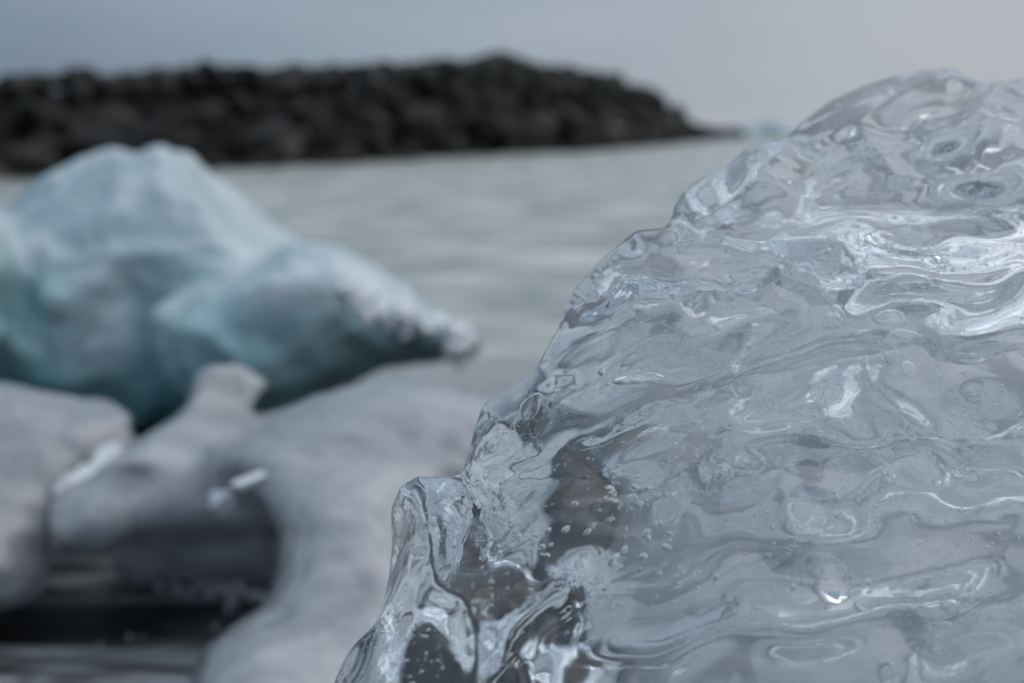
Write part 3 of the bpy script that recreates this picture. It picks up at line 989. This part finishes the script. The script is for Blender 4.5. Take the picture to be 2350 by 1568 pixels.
M_AIR, M_VEIL = air_material(), veil_material()
BPX = 10.0
_px, _py, _d = to_pix(V)
_ix = np.clip((_px / BPX).astype(int), 0, 269); _iy = np.clip((_py / BPX).astype(int), 0, 189)
_ok = (_px > 0) & (_px < 2700) & (_py > 0) & (_py < 1900)
FRONT = np.full((190, 270), 9.0); BACK = np.zeros((190, 270))
np.minimum.at(FRONT, (_iy[_ok], _ix[_ok]), _d[_ok])
np.maximum.at(BACK, (_iy[_ok], _ix[_ok]), _d[_ok])
def inside(px, py, depth, margin=0.004):
    i, j = int(py / BPX), int(px / BPX)
    if not (1 <= i < 188 and 1 <= j < 268):
        return None
    fr = FRONT[i - 1:i + 2, j - 1:j + 2]
    fr = fr[fr < 5]
    if len(fr) < 6:
        return None
    d = fr.max() + margin + depth
    if d > BACK[i - 1:i + 2, j - 1:j + 2].min() - margin:
        return None
    return at(px, py, d)
org = np.array(block.location)
ri = np.random.default_rng(21)

def uv_ball():
    v, f = [(0, 0, 1)], []
    n, m = 12, 6
    for a in range(1, m):
        t = math.pi * a / m
        v += [(math.sin(t) * math.cos(2 * math.pi * b / n), math.sin(t) * math.sin(2 * math.pi * b / n), math.cos(t)) for b in range(n)]
    v.append((0, 0, -1))
    for b in range(n):
        c = (b + 1) % n
        f.append((0, 1 + b, 1 + c, 1 + c))
        for a in range(m - 2):
            f.append((1 + a * n + b, 1 + (a + 1) * n + b, 1 + (a + 1) * n + c, 1 + a * n + c))
        f.append((1 + (m - 2) * n + b, len(v) - 1, len(v) - 1, 1 + (m - 2) * n + c))
    tri = []
    for q in f:
        if q[2] == q[3]:
            tri.append(q[:3])
        elif q[1] == q[2]:
            tri.append((q[0], q[1], q[3]))
        else:
            tri += [(q[0], q[1], q[2]), (q[0], q[2], q[3])]
    return np.array(v), np.array(tri)

def bubbles():
    bv, bf = uv_ball()
    # cluster centre, spread in pixels, how many, radius range in mm, depth range in mm
    clusters = [(1100, 1150, 60, 45, 55, (0.5, 1.7), (1, 8)), (1030, 1200, 40, 60, 45, (0.4, 1.2), (1, 6)), (1130, 1230, 70, 50, 90, (0.2, 1.1), (1, 8)), (1120, 1330, 60, 50, 60, (0.2, 0.8), (1, 6)), (1440, 1150, 70, 60, 60, (0.4, 1.6), (2, 10)),
                (1400, 1290, 110, 60, 110, (0.3, 1.1), (2, 14)), (1180, 1330, 60, 60, 70, (0.3, 0.8), (1, 8)), (900, 1480, 60, 90, 150, (0.2, 0.8), (1, 6)),
                (1050, 1500, 60, 60, 110, (0.2, 0.7), (1, 6)), (1580, 1340, 160, 80, 80, (0.3, 1.4), (3, 18)), (1800, 1150, 200, 100, 60, (0.3, 1.2), (3, 18)),
                (2230, 1000, 90, 120, 80, (0.3, 1.3), (2, 12)), (1850, 620, 90, 60, 50, (0.3, 0.9), (2, 10)), (2150, 620, 140, 60, 90, (0.3, 0.9), (2, 10)),
                (1600, 780, 250, 90, 90, (0.2, 0.7), (2, 12)), (1750, 950, 400, 150, 300, (0.12, 0.6), (1, 14)), (1900, 1400, 350, 150, 300, (0.15, 0.8), (1, 14)), (1500, 1450, 250, 100, 200, (0.12, 0.6), (1, 10)), (2100, 1250, 250, 150, 200, (0.15, 0.9), (1, 12)), (1620, 1130, 160, 60, 120, (0.15, 0.7), (1, 8)),
                (1200, 1050, 90, 50, 50, (0.2, 0.7), (1, 5))]
    vs, fs, nv = [], [], 0
    for cx, cy_, sx, sy, num, rr, dep in clusters:
        for _ in range(num * 2):
            p = inside(cx + ri.normal() * sx * 0.7, cy_ + ri.normal() * sy * 0.7, ri.uniform(*dep) / 1000)
            if p is None:
                continue
            r = (rr[0] + (rr[1] - rr[0]) * ri.random() ** 2.2) / 1000
            v = bv * r * np.array((ri.uniform(0.9, 1.6), ri.uniform(0.8, 1.0), ri.uniform(0.8, 1.0)))
            a = ri.uniform(-0.9, 0.3)
            c, s_ = math.cos(a), math.sin(a)
            v = np.stack([v[:, 0] * c + v[:, 2] * s_, v[:, 1], -v[:, 0] * s_ + v[:, 2] * c], 1)
            vs.append(v + p - org); fs.append(bf + nv); nv += len(bv)
    o = link('air_bubbles', make_mesh('air_bubbles', np.concatenate(vs), np.concatenate(fs), M_AIR), block)
    tag(o, 'tiny round air bubbles frozen inside the ice', kind='stuff')
bubbles()

def hairs():
    zones = [(1700, 1000, 190, 90, 90), (1610, 1060, 90, 60, 50), (1140, 1200, 90, 80, 70), (1500, 930, 200, 70, 60), (1850, 620, 120, 60, 40),
             (2200, 950, 130, 140, 80), (1200, 1010, 90, 50, 35), (1900, 1330, 350, 150, 90), (1400, 1150, 120, 90, 50), (2200, 680, 130, 90, 60),
             (900, 1350, 40, 130, 30), (1550, 760, 250, 100, 50), (2050, 760, 200, 60, 50)]
    vs, fs, nv = [], [], 0
    for cx, cy_, sx, sy, num in zones:
        for _ in range(num):
            x, y = cx + ri.normal() * sx * 0.7, cy_ + ri.normal() * sy * 0.7
            dep = ri.uniform(0.5, 9) / 1000
            ang = ri.uniform(0, 6.28)
            pts = []
            for k in range(int(ri.integers(6, 20))):
                p = inside(x, y, dep, 0.0015)
                if p is None:
                    break
                pts.append(p)
                ang += ri.normal() * 0.75
                x += math.cos(ang) * 5.0; y += math.sin(ang) * 5.0
            if len(pts) < 4:
                continue
            pts = np.array(pts)
            pts[1:-1] = (pts[:-2] + 2 * pts[1:-1] + pts[2:]) / 4
            r = ri.uniform(0.05, 0.13) / 1000
            off = np.array([(r, 0, 0), (-0.5 * r, 0.5 * r, 0.87 * r), (-0.5 * r, -0.5 * r, -0.87 * r)])
            n = len(pts)
            v = (pts[:, None, :] + off[None]).reshape(-1, 3)
            f = []
            for k in range(n - 1):
                for e in range(3):
                    a, b = k * 3 + e, k * 3 + (e + 1) % 3
                    f += [(a, b, b + 3), (a, b + 3, a + 3)]
            vs.append(v - org); fs.append(np.array(f) + nv); nv += len(v)
    o = link('hairline_cracks', make_mesh('hairline_cracks', np.concatenate(vs), np.concatenate(fs), M_AIR), block)
    tag(o, 'fine crooked hairline cracks inside the ice', kind='stuff')
hairs()

def facets():
    """flat lens-shaped cracks that mirror the sky from inside the ice"""
    bv, bf = uv_ball()
    vs, fs, nv = [], [], 0
    fixed = [(1460, 885, 60, 22), (1890, 1325, 48, 40), (1560, 1460, 16, 34), (1640, 1110, 50, 30), (1900, 1180, 60, 16), (2180, 640, 40, 18), (2290, 860, 22, 18),
             (1230, 960, 26, 40), (1500, 1010, 60, 16), (1080, 1290, 40, 20), (1190, 1230, 22, 8), (1900, 1090, 36, 12)]
    fixed += [(ri.uniform(1150, 2330), ri.uniform(560, 1560), ri.uniform(10, 40), ri.uniform(6, 20)) for _ in range(46)]
    for cx, cy_, a, b in fixed:
        p = inside(cx, cy_, ri.uniform(0.006, 0.02), 0.006)
        if p is None:
            continue
        sx, sy = a * K * 0.52, b * K * 0.52
        v = bv * np.array((sx, 0.0006, sy * 1.6))
        v[:, 1] += 0.25 * sy * np.cos(v[:, 0] / sx * 2.0 + cx) * 0.5
        tilt, yaw, roll = ri.uniform(-1.15, -0.5), ri.uniform(-0.5, 0.5), ri.uniform(-0.6, 0.2)
        c, s_ = math.cos(roll), math.sin(roll)
        v = np.stack([v[:, 0] * c + v[:, 2] * s_, v[:, 1], -v[:, 0] * s_ + v[:, 2] * c], 1)
        c, s_ = math.cos(tilt), math.sin(tilt)
        v = np.stack([v[:, 0], v[:, 1] * c - v[:, 2] * s_, v[:, 1] * s_ + v[:, 2] * c], 1)
        c, s_ = math.cos(yaw), math.sin(yaw)
        v = np.stack([v[:, 0] * c - v[:, 1] * s_, v[:, 0] * s_ + v[:, 1] * c, v[:, 2]], 1)
        vs.append(v + p - org); fs.append(bf + nv); nv += len(bv)
    o = link('crack_facets', make_mesh('crack_facets', np.concatenate(vs), np.concatenate(fs), M_AIR), block)
    tag(o, 'small flat cracks glinting inside the ice', kind='stuff')
facets()

def veils():
    spots = [(1650, 1060, 420, 170, -22, 0.020), (1950, 1200, 460, 190, -12, 0.030), (1450, 1280, 360, 150, -28, 0.018), (1800, 880, 520, 110, -14, 0.022),
             (1550, 700, 380, 120, -26, 0.022), (2000, 620, 420, 130, 6, 0.025), (2150, 1380, 420, 200, 6, 0.030), (1650, 1450, 480, 160, -8, 0.024),
             (1950, 480, 380, 90, -10, 0.022), (2200, 950, 280, 200, 30, 0.022), (1500, 1180, 260, 110, -30, 0.016)]
    spots += [(ri.uniform(1480, 2300), ri.uniform(650, 1560), ri.uniform(250, 420), ri.uniform(110, 220), ri.uniform(-35, 20), ri.uniform(0.001, 0.012)) for _ in range(22)]
    for cx, cy_, w, hgt, ang, dep in spots:
        nu, nw = 46, 26
        c, s_ = math.cos(R(ang)), math.sin(R(ang))
        vs, al = [], []
        k1, k2 = ri.uniform(0, 50), ri.uniform(0.6, 1.4)
        UV = np.array([((b / (nu - 1) - 0.5) * w, (a / (nw - 1) - 0.5) * hgt) for a in range(nw) for b in range(nu)])
        N1 = noise3(np.c_[UV[:, 0] / 140 + k1, UV[:, 1] / 90, np.full(len(UV), 0.3)])
        N2 = noise3(np.c_[UV[:, 0] / 140 + k1, UV[:, 1] / 90, np.full(len(UV), 7.3)])
        for (u, v), n1, n2 in zip(UV, N1, N2):
            x, y = cx + u * c - (v + 60 * n1) * s_, cy_ + u * s_ + (v + 60 * n1) * c
            p = inside(x, y, max(0.0, 0.6 * dep + 0.006 * n2 + 0.006 * math.cos(v / hgt * 3.1) * k2), 0.004)
            e = max(0.0, 1 - (2 * abs(u) / w) ** 3) * max(0.0, 1 - (2 * abs(v) / hgt) ** 2)
            vs.append((0, 0, 0) if p is None else p - org)
            al.append(-1.0 if p is None else e)
        vs, al = np.array(vs), np.array(al)
        q = np.array([(a * nu + b, a * nu + b + 1, (a + 1) * nu + b + 1, (a + 1) * nu + b) for a in range(nw - 1) for b in range(nu - 1)])
        q = q[(al[q] >= 0).all(1)]
        # the depth map is stepped: smooth the sheet
        used = np.unique(q)
        if len(used) < 50:
            continue
        mp = np.full(len(vs), -1); mp[used] = np.arange(len(used))
        vv, q = vs[used], mp[q]
        vv = relax(vv, q, 12, 0.5)
        me = make_mesh('cloudy_veil', vv, q, M_VEIL)
        att = me.attributes.new('veil', 'FLOAT', 'POINT')
        att.data.foreach_set('value', al[used].astype(np.float32))
        link('cloudy_veil', me, block)
veils()

# ------------------------------------------------------------------ small white ice on and between the floes
M_WHITE = floe_material('white_granular_ice', [(0.3, (0.84, 0.86, 0.89)), (0.7, (0.95, 0.95, 0.96))], 18.0, 0.25, 0.05, 0.002)
def lump_mesh(seed, size, rough=0.25):
    """angular shard: hull of scattered points"""
    import bmesh
    r = np.random.default_rng(500 + seed)
    p = r.normal(size=(13, 3)); p /= np.linalg.norm(p, axis=1)[:, None]
    p *= r.uniform(1 - rough * 1.4, 1.1, 13)[:, None]
    bm = bmesh.new()
    for q in p * np.asarray(size):
        bm.verts.new(q)
    bmesh.ops.convex_hull(bm, input=bm.verts)
    for v in [v for v in bm.verts if not v.link_faces]:
        bm.verts.remove(v)
    me = bpy.data.meshes.new('shard')
    bm.to_mesh(me); bm.free()
    me.materials.append(M_WHITE)
    return me
def lump(name, px, py, d, size, seed, rot, label, cat, group=None, parent=None, rough=0.25):
    o = link(name, lump_mesh(seed, size, rough), parent)
    p = at(px, py, d)
    o.location = p if parent is None else p - np.array(parent.location)
    o.rotation_euler = rot
    if label:
        tag(o, label, cat if parent is None else None, group)
    return o
def surface_depth(o, px, py, r=14):
    v = np.empty(len(o.data.vertices) * 3, np.float32)
    o.data.vertices.foreach_get('co', v)
    x, y, d = to_pix(v.reshape(-1, 3).astype(float) + np.array(o.location))
    m = (np.abs(x - px) < r) & (np.abs(y - py) < r)
    return float(d[m].min()) if m.any() else 1.5
arch = bpy.data.objects['arched_ice_floe']
lump('ice_chunk', 510, 1154, surface_depth(arch, 510, 1154, 30) - 0.004, (0.019, 0.014, 0.021), 4, (0.1, 0.5, 0.3), 'small bright white ice chunk lying on the finned grey floe', 'ice chunk')
lump('ice_chunk', 590, 1098, surface_depth(arch, 590, 1098) - 0.003, (0.030, 0.014, 0.007), 5, (0.0, -0.35, 0.2), 'flat white ice splinter just above the bright chunk on the finned floe', 'ice chunk')
left_floe = bpy.data.objects['ice_floe']
for k, (px, py, sx, sz, a) in enumerate([(282, 1034, 0.024, 0.020, 0.5), (240, 1056, 0.028, 0.026, 0.55), (196, 1084, 0.028, 0.022, 0.6), (158, 1116, 0.024, 0.012, 0.75), (136, 1156, 0.016, 0.010, 1.0)]):
    lump('white_rim', px, py, surface_depth(left_floe, px, py, 16) - 0.008, (sx, 0.03, sz), 10 + k, (0.1 * k - 0.2, -a, 0.1 * k), None, None, parent=left_floe, rough=0.4)
berg = bpy.data.objects['iceberg']
rw = random.Random(11)
for k in range(34):      # crumbly white end of the iceberg
    u = rw.random()
    px, py = 800 + 290 * u + rw.gauss(0, 14), 640 + 150 * u + abs(rw.gauss(0, 40))
    if py > 835:
        continue
    d = surface_depth(berg, px, py, 26)
    if d < 2.0:
        continue
    sz = rw.uniform(0.010, 0.030)
    lump('white_crumb', px, py, d, (sz, sz * 0.8, sz * 0.8), 60 + k, (rw.uniform(0, 3), rw.uniform(0, 3), rw.uniform(0, 3)), None, None, parent=berg, rough=0.35)
rf = random.Random(5)
for k in range(84):
    u = rf.random()
    px = 326 + 290 * u if k < 80 else rf.uniform(200, 480)
    py = rf.gauss(1330 + 50 * u, 16) if k < 80 else rf.gauss(1455, 18)
    if px < 180 and py < 1420:
        continue
    # on the sand: depth where the sight line meets the beach
    t = math.tan(PITCH + math.atan((py - PH / 2) * K))
    y = 0.5
    for _ in range(30):
        y = -float(ground_z(np.array(0.0), np.array(y))) / t
    x = (px - PW / 2) * K * (y / CP) 
    sz = rf.uniform(0.004, 0.011) * (1 if k < 80 else 0.55)
    o = link('ice_fragment', lump_mesh(30 + k % 6, (1, 0.8, 0.7), 0.35))
    o.location = (x, y, float(ground_z(np.array(x), np.array(y))) + sz * 0.5)
    o.scale = (sz, sz, sz); o.rotation_euler = (rf.uniform(0, 6), rf.uniform(0, 6), rf.uniform(0, 6))
    tag(o, 'tiny white ice crumb scattered on the dark sand below the finned floe', 'ice crumb', 'ice crumbs on the black sand')
